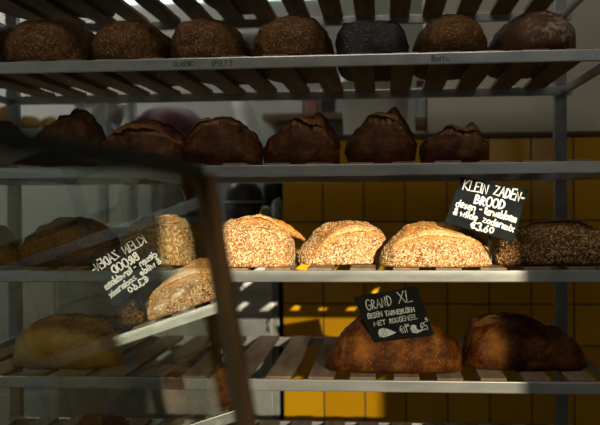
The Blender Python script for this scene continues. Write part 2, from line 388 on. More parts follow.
for k in SZs:
    zt = SZs[k]
    bm = bmesh.new()
    i0 = int(math.ceil((RX0 - slat_x0 + .01) / PER)); i1 = int(math.floor((RX1 - slat_x0 - SW) / PER))
    rnd = random.Random(k)
    for i in range(i0, i1+1):
        x = slat_x0 + i*PER - RX0 + rnd.uniform(-.002, .002)
        dz = rnd.uniform(-.0008, .0008)
        box(bm, x, x+SW, .012, Y1-Y0-.004, zt+.005-SLT+dz, zt+.005+dz, 0.0015)
    sh = link('slatted_shelf', bm, M['slat'], rack)
    def rail(y0_, y1_, nm):
        bm = bmesh.new(); box(bm, 0, RX1-RX0+.03, y0_, y1_, zt-RAILH, zt, 0.0025)
        return link(nm, bm, M['steel'], sh)
    rail(-.002, .010, 'front_rail'); rail(Y1-Y0-.002, Y1-Y0+.012, 'back_rail')
    for x in (0.0, RX1-RX0-.004):
        bm = bmesh.new(); box(bm, x, x+.012, .0105, Y1-Y0-.0025, zt-RAILH, zt-SLT+.004)
        link('side_rail', bm, M['steel_dark'], sh)

# ------------------------------------------------------------------ lettering: a hand-drawn stroke alphabet
def arc(cx, cy, rx, ry, a0, a1, n=9):
    return [(cx+rx*math.cos(R(a0+(a1-a0)*i/n)), cy+ry*math.sin(R(a0+(a1-a0)*i/n))) for i in range(n+1)]
G = {
 'K': (.6, [[(0.05,1),(0.0,0)], [(.55,1),(.05,.45),(.6,0)]]),
 'L': (.5, [[(0.05,1),(0,0),(.5,0.02)]]),
 'E': (.5, [[(.5,1),(.05,.98),(0,0),(.5,0.02)], [(.02,.52),(.42,.54)]]),
 'I': (.12, [[(.06,1),(.06,0)]]),
 'N': (.6, [[(0,0),(.05,1),(.55,0),(.6,1)]]),
 'Z': (.6, [[(0,.97),(.58,1),(0,0),(.6,.03)]]),
 'A': (.6, [[(0,0),(.3,1),(.6,0)], [(.12,.38),(.5,.38)]]),
 'D': (.6, [[(.05,0),(.05,1)]+arc(.05,.5,.55,.5,90,-90)]),
 'B': (.55, [[(.05,0),(.05,1)]+arc(.05,.76,.4,.24,90,-90)+arc(.05,.26,.5,.26,90,-90)]),
 'R': (.55, [[(.05,0),(.05,1)]+arc(.05,.74,.42,.26,90,-90)+[(.55,0)]]),
 'O': (.6, [arc(.3,.5,.3,.5,90,450,14)]),
 'G': (.6, [arc(.32,.5,.32,.5,50,330,12)+[(.6,.45),(.35,.45)]]),
 'X': (.6, [[(0,1),(.6,0)], [(.58,1),(0,0)]]),
 'S': (.5, [arc(.27,.75,.23,.25,40,270,8)+arc(.25,.25,.25,.25,90,-150,8)]),
 'M': (.7, [[(0,0),(.08,1),(.35,.35),(.62,1),(.7,0)]]),
 'T': (.6, [[(0,1),(.6,1)], [(.3,1),(.3,0)]]),
 'W': (.75, [[(0,1),(.18,0),(.38,.7),(.56,0),(.75,1)]]),
 'C': (.55, [arc(.32,.5,.32,.5,50,310,12)]),
 'P': (.55, [[(.05,0),(.05,1)]+arc(.05,.74,.42,.26,90,-90)]),
 'U': (.6, [[(0,1),(0,.3)]+arc(.3,.3,.3,.3,180,360)+[(.6,1)]]),
 'd': (.45, [arc(.22,.28,.22,.28,20,380,12), [(.44,1),(.44,0)]]),
 'e': (.42, [[(.02,.3),(.42,.32)]+arc(.22,.3,.21,.3,10,310,10)]),
 's': (.36, [arc(.2,.44,.16,.14,50,270,6)+arc(.18,.15,.17,.15,90,-150,6)]),
 'n': (.42, [[(0,.6),(0,0)], [(0,.4)]+arc(.21,.38,.2,.2,160,0,6)+[(.42,0)]]),
 'm': (.62, [[(0,.6),(0,0)], [(0,.4)]+arc(.16,.38,.15,.2,160,0,6)+[(.31,0)], [(.31,.4)]+arc(.47,.38,.15,.2,160,0,6)+[(.62,0)]]),
 'a': (.44, [arc(.22,.28,.21,.28,20,380,12), [(.43,.58),(.43,0)]]),
 'r': (.32, [[(0,.6),(0,0)], [(0,.35)]+arc(.18,.35,.17,.22,160,40,5)]),
 'w': (.55, [[(0,.58),(.13,0),(.28,.45),(.42,0),(.55,.58)]]),
 'b': (.45, [[(0,1),(0,0)], arc(.22,.28,.22,.28,160,-200,12)]),
 'l': (.12, [[(.06,1),(.06,0)]]),
 'o': (.44, [arc(.22,.28,.22,.28,90,450,12)]),
 'i': (.12, [[(.06,.58),(.06,0)], [(.06,.8),(.06,.86)]]),
 't': (.34, [[(.15,.95),(.15,.1),(.32,0)], [(0,.62),(.34,.62)]]),
 'z': (.4, [[(0,.57),(.38,.58),(0,0),(.4,.02)]]),
 'x': (.4, [[(0,.58),(.4,0)], [(.4,.58),(0,0)]]),
 'p': (.45, [[(0,.58),(0,-.35)], arc(.22,.28,.22,.28,160,-200,12)]),
 'c': (.4, [arc(.22,.28,.22,.28,50,310,10)]),
 '&': (.5, [[(.5,0),(.1,.7)]+arc(.24,.78,.15,.2,190,-20,7)+[(.05,.3)]+arc(.22,.2,.2,.2,170,330,6)+[(.5,.4)]]),
 '-': (.34, [[(.02,.42),(.32,.44)]]),
 '.': (.12, [[(.04,.0),(.08,.05)]]),
 '\u20ac': (.55, [arc(.38,.5,.28,.45,50,310,10), [(0,.58),(.45,.58)], [(0,.42),(.42,.42)]]),
 '3': (.48, [arc(.2,.76,.23,.24,150,-80,8)+arc(.2,.26,.26,.27,80,-150,8)]),
 '6': (.48, [[(.4,1),(.08,.45)]+arc(.24,.26,.22,.26,150,510,12)]),
 '0': (.48, [arc(.24,.4,.22,.4,90,450,12)]),
 '1': (.2, [[(0,.8),(.14,1),(.14,0)]]),
 '5': (.45, [[(.42,1),(.06,1),(.03,.58)]+arc(.2,.3,.24,.3,110,-150,9)]),
 '2': (.45, [arc(.22,.74,.2,.26,160,-30,8)+[(0,0),(.45,.02)]]),
}
def text(bm, s, o, ux, uy, un, size, width, gap=.16, rise=0.0, seed=1, track=1.0):
    """s written from point o along ux (unit), uy up, un outward"""
    rnd = random.Random(seed); x = 0.0
    for ch in s:
        if ch == ' ': x += size*.34*track; continue
        wd, strokes = G[ch]
        jx, jy, js = rnd.uniform(-.02,.02), rnd.uniform(-.05,.05), rnd.uniform(.92,1.08)
        for st in strokes:
            pts = [o + ux*(x+(p[0]*js+jx)*size*track) + uy*((p[1]*js+jy)*size + rise*x) for p in st]
            stroke(bm, pts, un, width*rnd.uniform(.85, 1.15))
        x += (wd+gap)*size*track
    return x
def stroke(bm, pts, un, wd):
    L = []; th = un*0.0006
    for i, p in enumerate(pts):
        d = pts[min(i+1, len(pts)-1)] - pts[max(i-1, 0)]
        d.normalize(); s = d.cross(un); s.normalize()
        e = d*(-wd/3 if i == 0 else (wd/3 if i == len(pts)-1 else 0))
        L.append((bm.verts.new(p+e-s*wd/2+th), bm.verts.new(p+e+s*wd/2+th), bm.verts.new(p+e-s*wd/2), bm.verts.new(p+e+s*wd/2)))
    for a, b in zip(L, L[1:]):
        bm.faces.new((a[0], a[1], b[1], b[0])); bm.faces.new((a[0], b[0], b[2], a[2])); bm.faces.new((a[1], a[3], b[3], b[1]))
# marker writing on the rail of the shelf under the top row
for s, px, py, sz, trk, sd in (('CLASSIC', 173.5, 66.3, .0105, 1.05, 3), ('SPELT 2', 211.5, 65.9, .0115, 1.0, 4), ('Baltic', 431.5, 61.3, .0125, 1.25, 5)):
    p = at(px, py, Y0-.0021)
    bm = bmesh.new()
    text(bm, s, Vector((p.x-RX0, -.0022, p.z)), Vector((1,0,0)), Vector((0,0,1)), Vector((0,-1,0)), sz, .0016, track=trk, seed=sd)
    fr = [o for o in rack.children if o.name.startswith('slatted_shelf')][1]
    l = link('rail_lettering', bm, M['ink'], fr)
    l['label'] = 'black marker handwriting on the steel rail'

# ------------------------------------------------------------------ loaves
def smooth_interp(P, x):
    P = sorted(P)
    if x <= P[0][0]: return P[0][1]
    for (a, ya), (b, yb) in zip(P, P[1:]):
        if x <= b:
            t = (x-a)/(b-a); t = t*t*(3-2*t)*.5 + t*.5
            return ya+(yb-ya)*t
    return P[-1][1]
LOAVES = []
def loaf(label, sil, shelf, Yc, W, m, group, seeds=0, seedmats=None, seedsize=.0045, ear=None, earmat=None, seed=1,
         rough=.0035, endp=3.2, rz=0.0, n=(96, 44), seedtop=1.0, bumps=(), tuck=.82, Ys=None):
    """sil: silhouette points (px, py) from the left foot over the top to the right foot, seen at depth Yc on that shelf"""
    zb = top(shelf) + .001
    P = [at(x, y, Ys or Yc) for x, y in sil]
    xs = [p.x for p in P]; x0, x1 = min(xs), max(xs); L = x1-x0-(.009 if shelf in (1, 2) else .003); xc = (x0+x1)/2
    prof = [((p.x-xc)/(L/2), max(.012, p.z-zb)) for p in P]
    H = max(h for _, h in prof)
    nu, nv = n
    rnd = random.Random(seed); off = Vector((rnd.uniform(-50, 50), rnd.uniform(-50, 50), rnd.uniform(-50, 50)))
    bm = bmesh.new()
    def point(t, a):
        """t in -1..1 along, a in 0..1 around from front foot over the top to back foot"""
        tt = max(-1, min(1, t))
        e = max(0.0, 1-abs(tt)**endp)**.5
        wv = W/2*(.10+.90*e)
        h = smooth_interp(prof, tt)
        zc = min(.36*h, .05)
        ph = R(-62 + 304*a)                  # below 0 the sides tuck under
        c, s = math.cos(ph), math.sin(ph)
        y = -wv*math.copysign(abs(c)**.82, c)
        if s >= 0: z = zc+(h-zc)*s**.9
        else:
            q = min(1, -s/math.sin(R(62)))
            z = zc*(1-q); y = -wv*math.copysign(tuck+(1-tuck)*math.sqrt(max(0, 1-q*q)), c)
        return Vector((tt*L/2, y, z))
    def shaped(t, a):
        p = point(t, a)
        k = min(1, max(0, p.z/.03))
        q = p + off
        d = noise.fractal(q*16, 1.0, 2.0, 3)*rough*1.7 + noise.fractal(q*55, 1.0, 2.0, 2)*rough*.6
        nrm = Vector((p.x/(L/2)*.5, p.y/(W/2), (p.z-.3*H)/H*1.2))
        if nrm.length > 1e-6: nrm.normalize()
        if ear:
            # a score along the top: the near lip sinks a little, the far lip is lifted
            s0 = ear['a'] + ear.get('skew', 0)*t
            da = a - s0
            msk = max(0, 1-abs((t-ear.get('t', 0))/ear.get('len', .8))**4)
            if 0 <= da < .14: d += ear['lift']*msk*(1-da/.14)**1.3*.6
            elif -.05 < da < 0: d -= ear['lift']*.35*msk*(1+da/.05)
        p = p + nrm*d*k
        for (bt, ba, bh, bw) in bumps:
            g = math.exp(-((t-bt)/bw)**2 - ((a-ba)/.14)**2); p.z += bh*g*(1+.25*noise.noise(q*70))
        p.z = max(p.z, 0.0)
        return p
    ts = [math.sin(math.pi/2*(-1+2*i/nu)) for i in range(nu+1)]
    ts = [.5*t + .5*(-1+2*i/nu) for i, t in enumerate(ts)]
    rings = [[bm.verts.new(shaped(t, j/nv)) for j in range(nv+1)] for t in ts]
    for a, b in zip(rings, rings[1:]):
        for j in range(nv):
            f = bm.faces.new((a[j], b[j], b[j+1], a[j+1]))
            if ear and earmat:
                t = f.verts[0].co.x/(L/2); s0 = ear['a'] + ear.get('skew', 0)*t
                wid = ear.get('band', .17)*max(0, 1-abs((t-ear.get('t', 0))/ear.get('len', .8))**3)*(1+.5*noise.noise(Vector((t*7, j*.2, seed))))
                if s0-.02 < j/nv < s0+wid: f.material_index = 1
        bm.faces.new((a[nv], b[nv], b[0], a[0]))
    bm.faces.new(list(reversed(rings[0]))[::-1]); bm.faces.new(list(reversed(rings[-1])))
    bmesh.ops.recalc_face_normals(bm, faces=bm.faces[:])
    o = link('bread_loaf', bm, [m, earmat] if (ear and earmat) else m, None, True, (xc, Yc, zb)); o.rotation_euler = (0, 0, rz)
    tag(o, label, 'bread', group)
    if ear and earmat:
        # the crust ear itself: a tapering lip standing off the score
        bm = bmesh.new(); R0 = []
        ne = 60; nc = 10
        for i in range(ne+1):
            f = i/ne; t = ear.get('t', 0) + (2*f-1)*ear.get('len', .8)*.92
            t = max(-.97, min(.97, t))
            s0 = ear['a'] + ear.get('skew', 0)*t
            base = shaped(t, s0+.035); p2 = shaped(t, s0-.02); p3 = shaped(t, s0+.10)
            wob = .65+.5*noise.noise(Vector((t*5, seed, 3.3))) + .25*noise.noise(Vector((t*19, seed, 7.3)))
            tap = max(0.02, (1-abs(2*f-1)**2.5))
            up = (p3-p2); up.normalize(); ax = Vector((1, 0, 0)); nr = ax.cross(up)
            if nr.z < 0: nr = -nr
            hw = ear['w']*tap; lf = ear['lift']*tap*wob
            ring = []
            for j in range(nc):
                an = 2*math.pi*j/nc
                q = base + up*(hw*math.cos(an)) + nr*(lf*.55*math.sin(an) + lf*.55 - lf*.75*math.cos(an)*.6)
                q += nr*noise.noise(q*90+off)*.0012
                ring.append(bm.verts.new(q))
            R0.append(ring)
        for a, b in zip(R0, R0[1:]):
            for j in range(nc): bm.faces.new((a[j], a[(j+1) % nc], b[(j+1) % nc], b[j]))
        bm.faces.new(R0[0]); bm.faces.new(list(reversed(R0[-1])))
        bmesh.ops.recalc_face_normals(bm, faces=bm.faces[:])
        e = link('crust_ear', bm, M['crust_lip'] if earmat is M['crust_ear'] else earmat, o, True)
    if seeds:
        # seeds on the crust, fewer above the score
        me = o.data; nf = len(me.polygons)
        ar = np.empty(nf); me.polygons.foreach_get('area', ar)
        ce = np.empty(nf*3); me.polygons.foreach_get('center', ce); ce = ce.reshape(-1, 3)
        no = np.empty(nf*3); me.polygons.foreach_get('normal', no); no = no.reshape(-1, 3)
        wgt = ar.copy(); wgt[ce[:, 2] < .004] = 0; wgt[no[:, 2] < -.6] = 0; wgt[ce[:, 1] > W*.30] *= .1
        if ear:
            mi_ = np.empty(nf, dtype=np.int32); me.polygons.foreach_get('material_index', mi_)
            wgt[mi_ == 1] *= seedtop
        rng = np.random.default_rng(seed)
        idx = rng.choice(nf, seeds, p=wgt/wgt.sum())
        V = []; F = []; MI = []
        vs = np.empty(len(me.vertices)*3); me.vertices.foreach_get('co', vs); vs = vs.reshape(-1, 3)
        B = np.array([[1, 0, 0], [-1, 0, 0], [0, .55, 0], [0, -.55, 0], [0, 0, .3], [0, 0, -.3]])
        FF = [(0,2,4),(2,1,4),(1,3,4),(3,0,4),(2,0,5),(1,2,5),(3,1,5),(0,3,5)]
        for k, i in enumerate(idx):
            pv = vs[list(me.polygons[i].vertices)[:4]]
            wv = rng.dirichlet(np.ones(len(pv))); c = (pv*wv[:, None]).sum(0)
            nn = no[i]; r_ = rng.normal(size=3); u = np.cross(nn, r_); u /= np.linalg.norm(u)+1e-9; v = np.cross(nn, u)
            tl = rng.normal()*.35; n2 = nn+u*tl; n2 /= np.linalg.norm(n2); u2 = u-n2*(u@n2); u2 /= np.linalg.norm(u2)
            s = seedsize*rng.uniform(.6, 1.25)*.5
            pts = c + nn*s*.22 + s*(B[:, :1]*u2 + B[:, 1:2]*v + B[:, 2:]*n2)
            V.extend(pts.tolist()); b0 = 6*k
            F.extend([(a+b0, b+b0, d+b0) for a, b, d in FF]); mi = int(rng.choice(4, p=[.34, .30, .22, .14])); MI.extend([mi]*8)
        ms = bpy.data.meshes.new('seed_coating'); ms.from_pydata(V, [], F); ms.polygons.foreach_set('material_index', MI)
        for mm in (seedmats or SEED_L): ms.materials.append(mm)
        so = bpy.data.objects.new('seed_coating', ms); COL.objects.link(so); so.parent = o
        so['kind'] = 'stuff'
    return o

# --- shelf with the sunlit seeded loaves
G3 = 'small seeded loaves on the sunlit shelf'
EG = M['crust_ear']
l1 = loaf('squarish sunlit seeded loaf with an overhanging crust flap, beside the brown corner post', [(219,270),(220,250),(222,230),(230,221),(244,218),(262,218),(273,220),(283,224),(291,230),(293.5,246),(294,270)], 3, 2.205, .18,
     M['crust_seed'], G3, 5600, tuck=.95, ear=dict(a=.40, lift=.010, w=.014, len=.75, t=.2, skew=-.03, band=.15), earmat=EG, seed=11, endp=8, seedtop=.30, seedsize=.0052)
loaf('sunlit seeded loaf with its right end in shadow, second from the corner post', [(298,264),(298.5,256),(302,249),(310,239),(320,228),(332,222.5),(350,221.5),(364,222.5),(377,228),(385,236),(388,250),(388.5,264)], 3, 2.285, .15,
     M['crust_seed'], G3, 5600, ear=dict(a=.30, lift=.009, w=.012, len=.88, t=.05, skew=.02, band=.26), earmat=EG, seed=12, tuck=.95, rz=R(24), seedtop=.30, endp=3.6, seedsize=.0052)
loaf('long domed sunlit seeded loaf with an orange split top, left of the leaning price board', [(379.5,266),(381,256),(386,246),(394,236),(407,227),(423,222),(440,222),(457,226),(472,232),(483,241),(489,252),(491,266)], 3, 2.2, .18,
     M['crust_seed'], G3, 6000, tuck=.95, ear=dict(a=.29, lift=.007, w=.011, len=.80, t=-.02, skew=.01, band=.28), earmat=EG, seed=13, seedtop=.12, endp=3.0, seedsize=.0052)
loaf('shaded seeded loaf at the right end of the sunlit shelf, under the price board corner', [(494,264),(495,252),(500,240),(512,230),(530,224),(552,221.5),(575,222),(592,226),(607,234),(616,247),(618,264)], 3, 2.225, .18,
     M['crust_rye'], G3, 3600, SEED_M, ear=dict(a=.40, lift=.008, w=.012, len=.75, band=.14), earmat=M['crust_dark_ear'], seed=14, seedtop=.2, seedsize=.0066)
loaf('seeded loaf behind the glass with only its right end in the sun', [(124,270),(125,250),(128,232),(138,222),(152,217),(170,216),(182,220),(190,232),(193,250),(193,270)], 3, 2.24, .18,
     M['crust_seed'], G3, 4600, ear=dict(a=.42, lift=.008, w=.012, len=.75, band=.14), earmat=EG, seed=15, endp=6, seedtop=.4, seedsize=.0052)
loaf('dark seeded loaf behind the glass, second left of the corner post', [(24,268),(25,250),(32,236),(46,226),(64,220),(84,219),(102,224),(114,234),(119,250),(120,268)], 3, 2.24, .18,
     M['crust_rye'], G3, 2800, seedmats=SEED_D, ear=dict(a=.44, lift=.008, w=.014, len=.75), earmat=M['crust_dark_ear'], seed=16, seedtop=.5)
loaf('dark seeded loaf cut by the left edge behind the glass on the sunlit shelf', [(-78,268),(-76,250),(-66,234),(-45,224),(-22,221),(0,226),(12,240),(18,252),(19,268)], 3, 2.24, .18,
     M['crust_rye'], G3, 1600, seedmats=SEED_D, seed=17)
# the flap of crust that overhangs the right end of the squarish loaf
bm = bmesh.new()
pts = []; rad = []
for i in range(19):
    f = i/18; px = 250 + 55*f; py = 222.5 + 3.5*f + 14*f**2.6
    p = at(px, py, 2.185 - .012*math.sin(f*3.1)); pts.append(p - l1.location); rad.append(.021*(1-f**2*.86)*(.25+.75*min(1, f*4))*(1+.16*noise.noise(p*60)))
tube(bm, pts, rad, 14)
for v in bm.verts: v.co += Vector((noise.noise(v.co*120), noise.noise(v.co*120+Vector((9, 0, 0))), noise.noise(v.co*120+Vector((0, 9, 0)))))*.002
link('crust_flap', bm, EG, l1, True)

# --- shelf with the big plain loaves
G4 = 'large brown loaves on the shelf under the sunlit loaves'
loaf('large brown loaf with the black price board leaning on it', [(326,368),(328,356),(335,342),(346,328),(362,319),(382,315.5),(402,316),(424,320),(442,327),(455,339),(461,354),(462,372)], 4, 2.235, .19,
     M['crust_xl'], G4, ear=dict(a=.50, lift=.008, w=.016, len=.7, t=-.1), earmat=M['crust_dark_ear'], seed=21, rough=.005)
loaf('large dark brown loaf in the shade at the right end of the lower shelf', [(461,371),(462,348),(466,330),(472,319),(488,315),(510,316),(534,320),(556,327),(574,339),(584,354),(587,371)], 4, 2.29, .20,
     M['crust_xl'], G4, ear=dict(a=.42, lift=.012, w=.016, len=.55, t=-.35, skew=.04), earmat=M['crust_dark_ear'], seed=22, rough=.005)
loaf('smooth pale brown loaf behind the glass on the lower shelf', [(18,365),(19,345),(26,328),(42,318),(64,315),(88,318),(106,326),(117,340),(121,354),(121,365)], 4, 2.255, .21,
     M['crust_pale'], G4, ear=dict(a=.48, lift=.006, w=.014, len=.6), earmat=M['crust_pale'], seed=23)
loaf('brown loaf on the lowest shelf behind the glass with only its crest showing', [(58,480),(60,450),(68,428),(84,417),(102,415),(118,419),(130,432),(136,452),(137,480)], 5, 2.255, .2,
     M['crust_rye'], 'loaves on the lowest shelf', 1500, seedmats=SEED_D, seed=24)

# --- dark loaves under the rail with handwriting
G2 = 'dark burst-crust loaves on the shelf above the sunlit loaves'
E2 = M['crust_dark_ear']
loaf('dark loaf half hidden by the green glass edge at the left end of its shelf', [(-62,160),(-60,145),(-50,130),(-30,121),(-8,119),(12,124),(24,135),(29,148),(30,160)], 2, 2.24, .18, M['crust_dark'], G2, seed=31, rough=.006)
loaf('dark jagged loaf behind the glass below the steel bowl', [(33,160),(34,145),(40,130),(52,126),(66,122),(76,120),(88,119),(96,123),(103,134),(106,147),(106,160)], 2, 2.24, .18, M['crust_dark'], G2, seed=32, rough=.007,
     ear=dict(a=.42, lift=.012, w=.014, len=.6, t=.2), earmat=E2, bumps=((.45, .46, .014, .22), (-.4, .4, .006, .15)))
loaf('brown loaf with a curved split along its side in front of the red mixer', [(104,160),(106,148),(112,136),(124,127),(138,121),(156,120),(172,125),(184,136),(188,148),(189,160)], 2, 2.24, .18, M['crust_dark'], G2, seed=33, rough=.006,
     ear=dict(a=.30, lift=.010, w=.010, len=.7, t=-.1), earmat=E2)
loaf('rounded dark loaf directly above the brown corner post', [(183,160),(185,148),(190,136),(199,125),(210,119),(226,117.5),(240,121),(252,130),(260,142),(264,152),(264,160)], 2, 2.24, .18, M['crust_dark'], G2, seed=34, rough=.006,
     ear=dict(a=.36, lift=.010, w=.012, len=.6, t=-.3, skew=.05), earmat=E2)
loaf('dark loaf with one tall pointed crust tip, third from the right on its shelf', [(263,160),(264,150),(272,139),(284,128),(298,122),(308,120.5),(318,121),(326,123),(333,129),(338,140),(340,150),(341,160)], 2, 2.24, .18, M['crust_dark'], G2, seed=35, rough=.006,
     ear=dict(a=.36, lift=.012, w=.014, len=.6, t=.1, skew=-.12), earmat=E2, bumps=((.50, .47, .022, .20), (.0, .38, .005, .2)))
loaf('dark loaf with a sharp peaked crust in front of the white bucket', [(346,160),(347,150),(351,137),(359,126),(370,119.5),(381,118),(389,118),(397,119),(404,123),(411,132),(415,144),(417,160)], 2, 2.24, .18, M['crust_dark'], G2, seed=36, rough=.006,
     ear=dict(a=.36, lift=.012, w=.014, len=.6, t=.1, skew=-.12), earmat=E2, bumps=((.42, .47, .022, .26), (-.3, .40, .004, .2)))
loaf('dark low loaf with a hooked crust tip at the right end of its shelf', [(419,160),(420,148),(427,139),(437,133),(448,129.5),(458,129),(465,129.5),(473,131),(480,136),(487,144),(490,152),(491,160)], 2, 2.24, .18, M['crust_dark'], G2, seed=37, rough=.006,
     ear=dict(a=.36, lift=.010, w=.013, len=.6, t=.1, skew=-.10), earmat=E2, bumps=((.50, .47, .018, .16), (-.15, .45, .004, .2)))

# --- loaves on the shelf with the marker lettering
G1 = 'round rye loaves on the shelf with handwriting on its rail'
KW = dict(rough=.005, n=(90, 56), Ys=2.26, tuck=.96)
loaf('brown loaf cut by the left edge on the shelf with the handwritten rail', [(-70,54),(-69,42),(-60,30),(-40,22),(-18,21),(-2,28),(3,40),(4,54)], 1, 2.39, .53, M['crust_rye'], G1, 900, SEED_D, .0036, seed=41, **KW)
loaf('broad speckled brown loaf at the left end of the handwritten rail', [(6,54),(7,42),(10,31),(22,24),(36,19),(52,16.5),(66,18),(78,26),(86,38),(89.5,48),(90,54)], 1, 2.39, .53, M['crust_rye'], G1, 3200, SEED_D, .0036, seed=42, **KW)
loaf('speckled brown loaf left of the written word on the rail, second from the left', [(92,54),(93,44),(94,34),(104,27),(116,21),(130,18),(145,20),(158,29),(165,42),(166.5,54)], 1, 2.39, .53, M['crust_rye'], G1, 3200, SEED_D, .0036, seed=43, **KW)
loaf('speckled brown loaf just above the first written word on the rail', [(168.5,54),(169,42),(170,30),(180,24),(194,18.5),(208,16.5),(222,19),(236,29),(244,42),(247.5,54)], 1, 2.39, .53, M['crust_rye'], G1, 3200, SEED_D, .0036, seed=44, **KW)
loaf('wide speckled brown loaf left of the dark poppy loaf', [(249.5,53),(250.5,43),(256,32),(267,22),(282,16),(298,14),(314,16),(325,24),(330,38),(332,53)], 1, 2.39, .53, M['crust_rye'], G1, 3200, SEED_D, .0036, seed=45, **KW)
loaf('long greyish black poppy seed loaf in the middle of the handwritten rail', [(334,52),(334.5,40),(337,28),(347,21),(362,18.5),(380,18.5),(396,21),(405,28),(410,40),(411,52)], 1, 2.39, .50, M['crust_poppy'], G1, 1200, [M['crust_poppy']]*4, .003, seed=46, endp=6, **KW)
loaf('brown domed loaf above the word on the right part of the rail', [(413,51),(414,40),(421,27),(432,17),(446,12),(460,12),(474,19),(485,30),(491,42),(492,51)], 1, 2.39, .53, M['crust_rye'], G1, 2600, SEED_D, .0036, seed=47, Ys=2.26, tuck=.9)
loaf('dark smooth loaf with a floury top at the right end of the handwritten rail', [(494,48),(495,38),(500,28),(510,18),(524,11),(540,9),(556,13),(568,21),(576,32),(579.5,42),(580,48)], 1, 2.39, .53, M['crust_flour'], G1, seed=48, rough=.003, Ys=2.26, tuck=.9)
for lab, a, b, sd in (('brown loaf on the top shelf at its left end, seen through the slats', -25, 34, 51), ('brown loaf on the top shelf left of the window light, seen through the slats', 37, 99, 52), ('brown loaf on the top shelf right of the window light, seen through the slats', 196, 262, 53)):
    loaf(lab, [(a,-40),(a+1,-52),(a+10,-72),((a+b)/2,-79),(b-10,-72),(b-1,-52),(b,-40)], 0, 2.45, .58, M['crust_rye'], 'loaves on the top shelf', seed=sd, n=(40, 24), tuck=.96)

# ------------------------------------------------------------------ price boards
def board(name, label, TL, TR, BL, BRpx, ys, mboard, thick=.004):
    tl, trr, bl = at(*TL, ys[0]), at(*TR, ys[1]), at(*BL, ys[2])
    nrm = (trr-tl).cross(bl-tl); nrm.normalize()
    if nrm.y > 0: nrm = -nrm                  # towards the room
    r = ray(*BRpx); br = CP + r*((tl-CP).dot(nrm)/r.dot(nrm))
    root = empty(name, (bl+br)/2); tag(root, label, 'sign', 'black chalk price boards')
    o = (bl+br)/2
    bm = bmesh.new()
    f = [bm.verts.new(p-o) for p in (bl, br, trr, tl)]; b = [bm.verts.new(p-o-nrm*thick) for p in (bl, br, trr, tl)]
    bm.faces.new(f); bm.faces.new(list(reversed(b)))
    for i in range(4): bm.faces.new((f[(i+1) % 4], f[i], b[i], b[(i+1) % 4]))
    bmesh.ops.recalc_face_normals(bm, faces=bm.faces[:])
    link('board', bm, mboard, root)
    return root, o, tl, trr, bl, br, nrm
root, o, tl, trr, bl, br, nn = board('price_board', 'black board chalked KLEIN ZADEN-BROOD, tilted between two loaves on the sunlit shelf',
    (461,177), (528,189), (445,222), (513,242), (2.130, 2.085, 2.105), M['chalkboard'])
def on(u, v):                                 # u across, v down, in 0..1
    return (tl*(1-u)*(1-v) + trr*u*(1-v) + bl*(1-u)*v + br*u*v) - o + nn*.0004
def line(bm, s, u0, v0, u1, v1, size, width, seed, gap=.16):
    a, b = on(u0, v0), on(u1, v1); ux = (b-a); Lw = ux.length; ux.normalize()
    uy = nn.cross(ux); uy.normalize()
    if uy.z < 0: uy = -uy
    nat = sum((.34 if c == ' ' else G[c][0]+gap) for c in s)*size
    text(bm, s, a, ux, uy, nn, size, width, gap, seed=seed, track=Lw/nat)
bm = bmesh.new()
line(bm, 'KLEIN', .09, .26, .47, .24, .0235, .0031, 1)
line(bm, 'ZADEN-', .54, .235, 1.0, .26, .0235, .0036, 2)
line(bm, 'BROOD', .31, .475, .76, .47, .0205, .0040, 3)
line(bm, 'desen', .07, .62, .37, .635, .0175, .0030, 4)
line(bm, '-', .42, .62, .47, .62, .016, .0032, 4)
line(bm, 'tarwebloem', .49, .63, .97, .65, .0185, .0032, 5)
line(bm, '& wilde', .07, .80, .44, .80, .0160, .0032, 6)
line(bm, 'zadenmix', .51, .79, .98, .825, .0160, .0032, 7)
line(bm, '\u20ac3.60', .37, .975, .72, .955, .0165, .0038, 8)
c = link('chalk_lettering', bm, M['chalk'], root); c['label'] = 'white chalk handwriting'
bm = bmesh.new(); mid = on(.66, 1.0)
foot = at(490, 266, 2.19)-o; foot.z = top(3)-o.z+.001
tube(bm, [mid - nn*.002 + Vector((0, .004, .012)), foot], .003, 8)
link('pick', bm, M['black'], root, True)

root, o, tl, trr, bl, br, nn = board('price_board', 'black board chalked GRAND XL with two small loaf drawings, leaning on the large loaf',
    (353,297), (417,286), (374,342.5), (434,335), (2.175, 2.165, 2.140), M['chalkboard_dark'])
bm = bmesh.new()
line(bm, 'GRAND', .12, .33, .54, .30, .0240, .0026, 11)
line(bm, 'XL', .64, .29, .88, .28, .0270, .0026, 12)
line(bm, 'DESEM', .08, .50, .32, .49, .0120, .0030, 13)
line(bm, 'TARWEBLOEM', .36, .50, .84, .49, .0110, .0030, 14)
line(bm, 'MET', .12, .67, .33, .655, .0105, .0019, 15)
line(bm, 'ROGGEMEEL', .38, .66, .84, .645, .0115, .0019, 16)
line(bm, '\u20ac11', .49, .90, .62, .87, .0170, .0019, 17)
line(bm, '50', .60, .78, .67, .76, .0070, .0018, 18)
line(bm, '\u20ac5', .84, .90, .96, .86, .0190, .0019, 19)
line(bm, '5', .95, .72, .99, .71, .0080, .0018, 20)
c = link('chalk_lettering', bm, M['chalk_grey'], root); c['label'] = 'grey chalk handwriting'
def blob(pts):
    bm = bmesh.new(); f = [bm.verts.new(on(u, v)+nn*.0005) for u, v in pts]; b = [bm.verts.new(on(u, v)) for u, v in pts]
    bm.faces.new(f)
    for i in range(len(f)): bm.faces.new((f[i], f[(i+1) % len(f)], b[(i+1) % len(f)], b[i]))
    bmesh.ops.recalc_face_normals(bm, faces=bm.faces[:])
    return bm
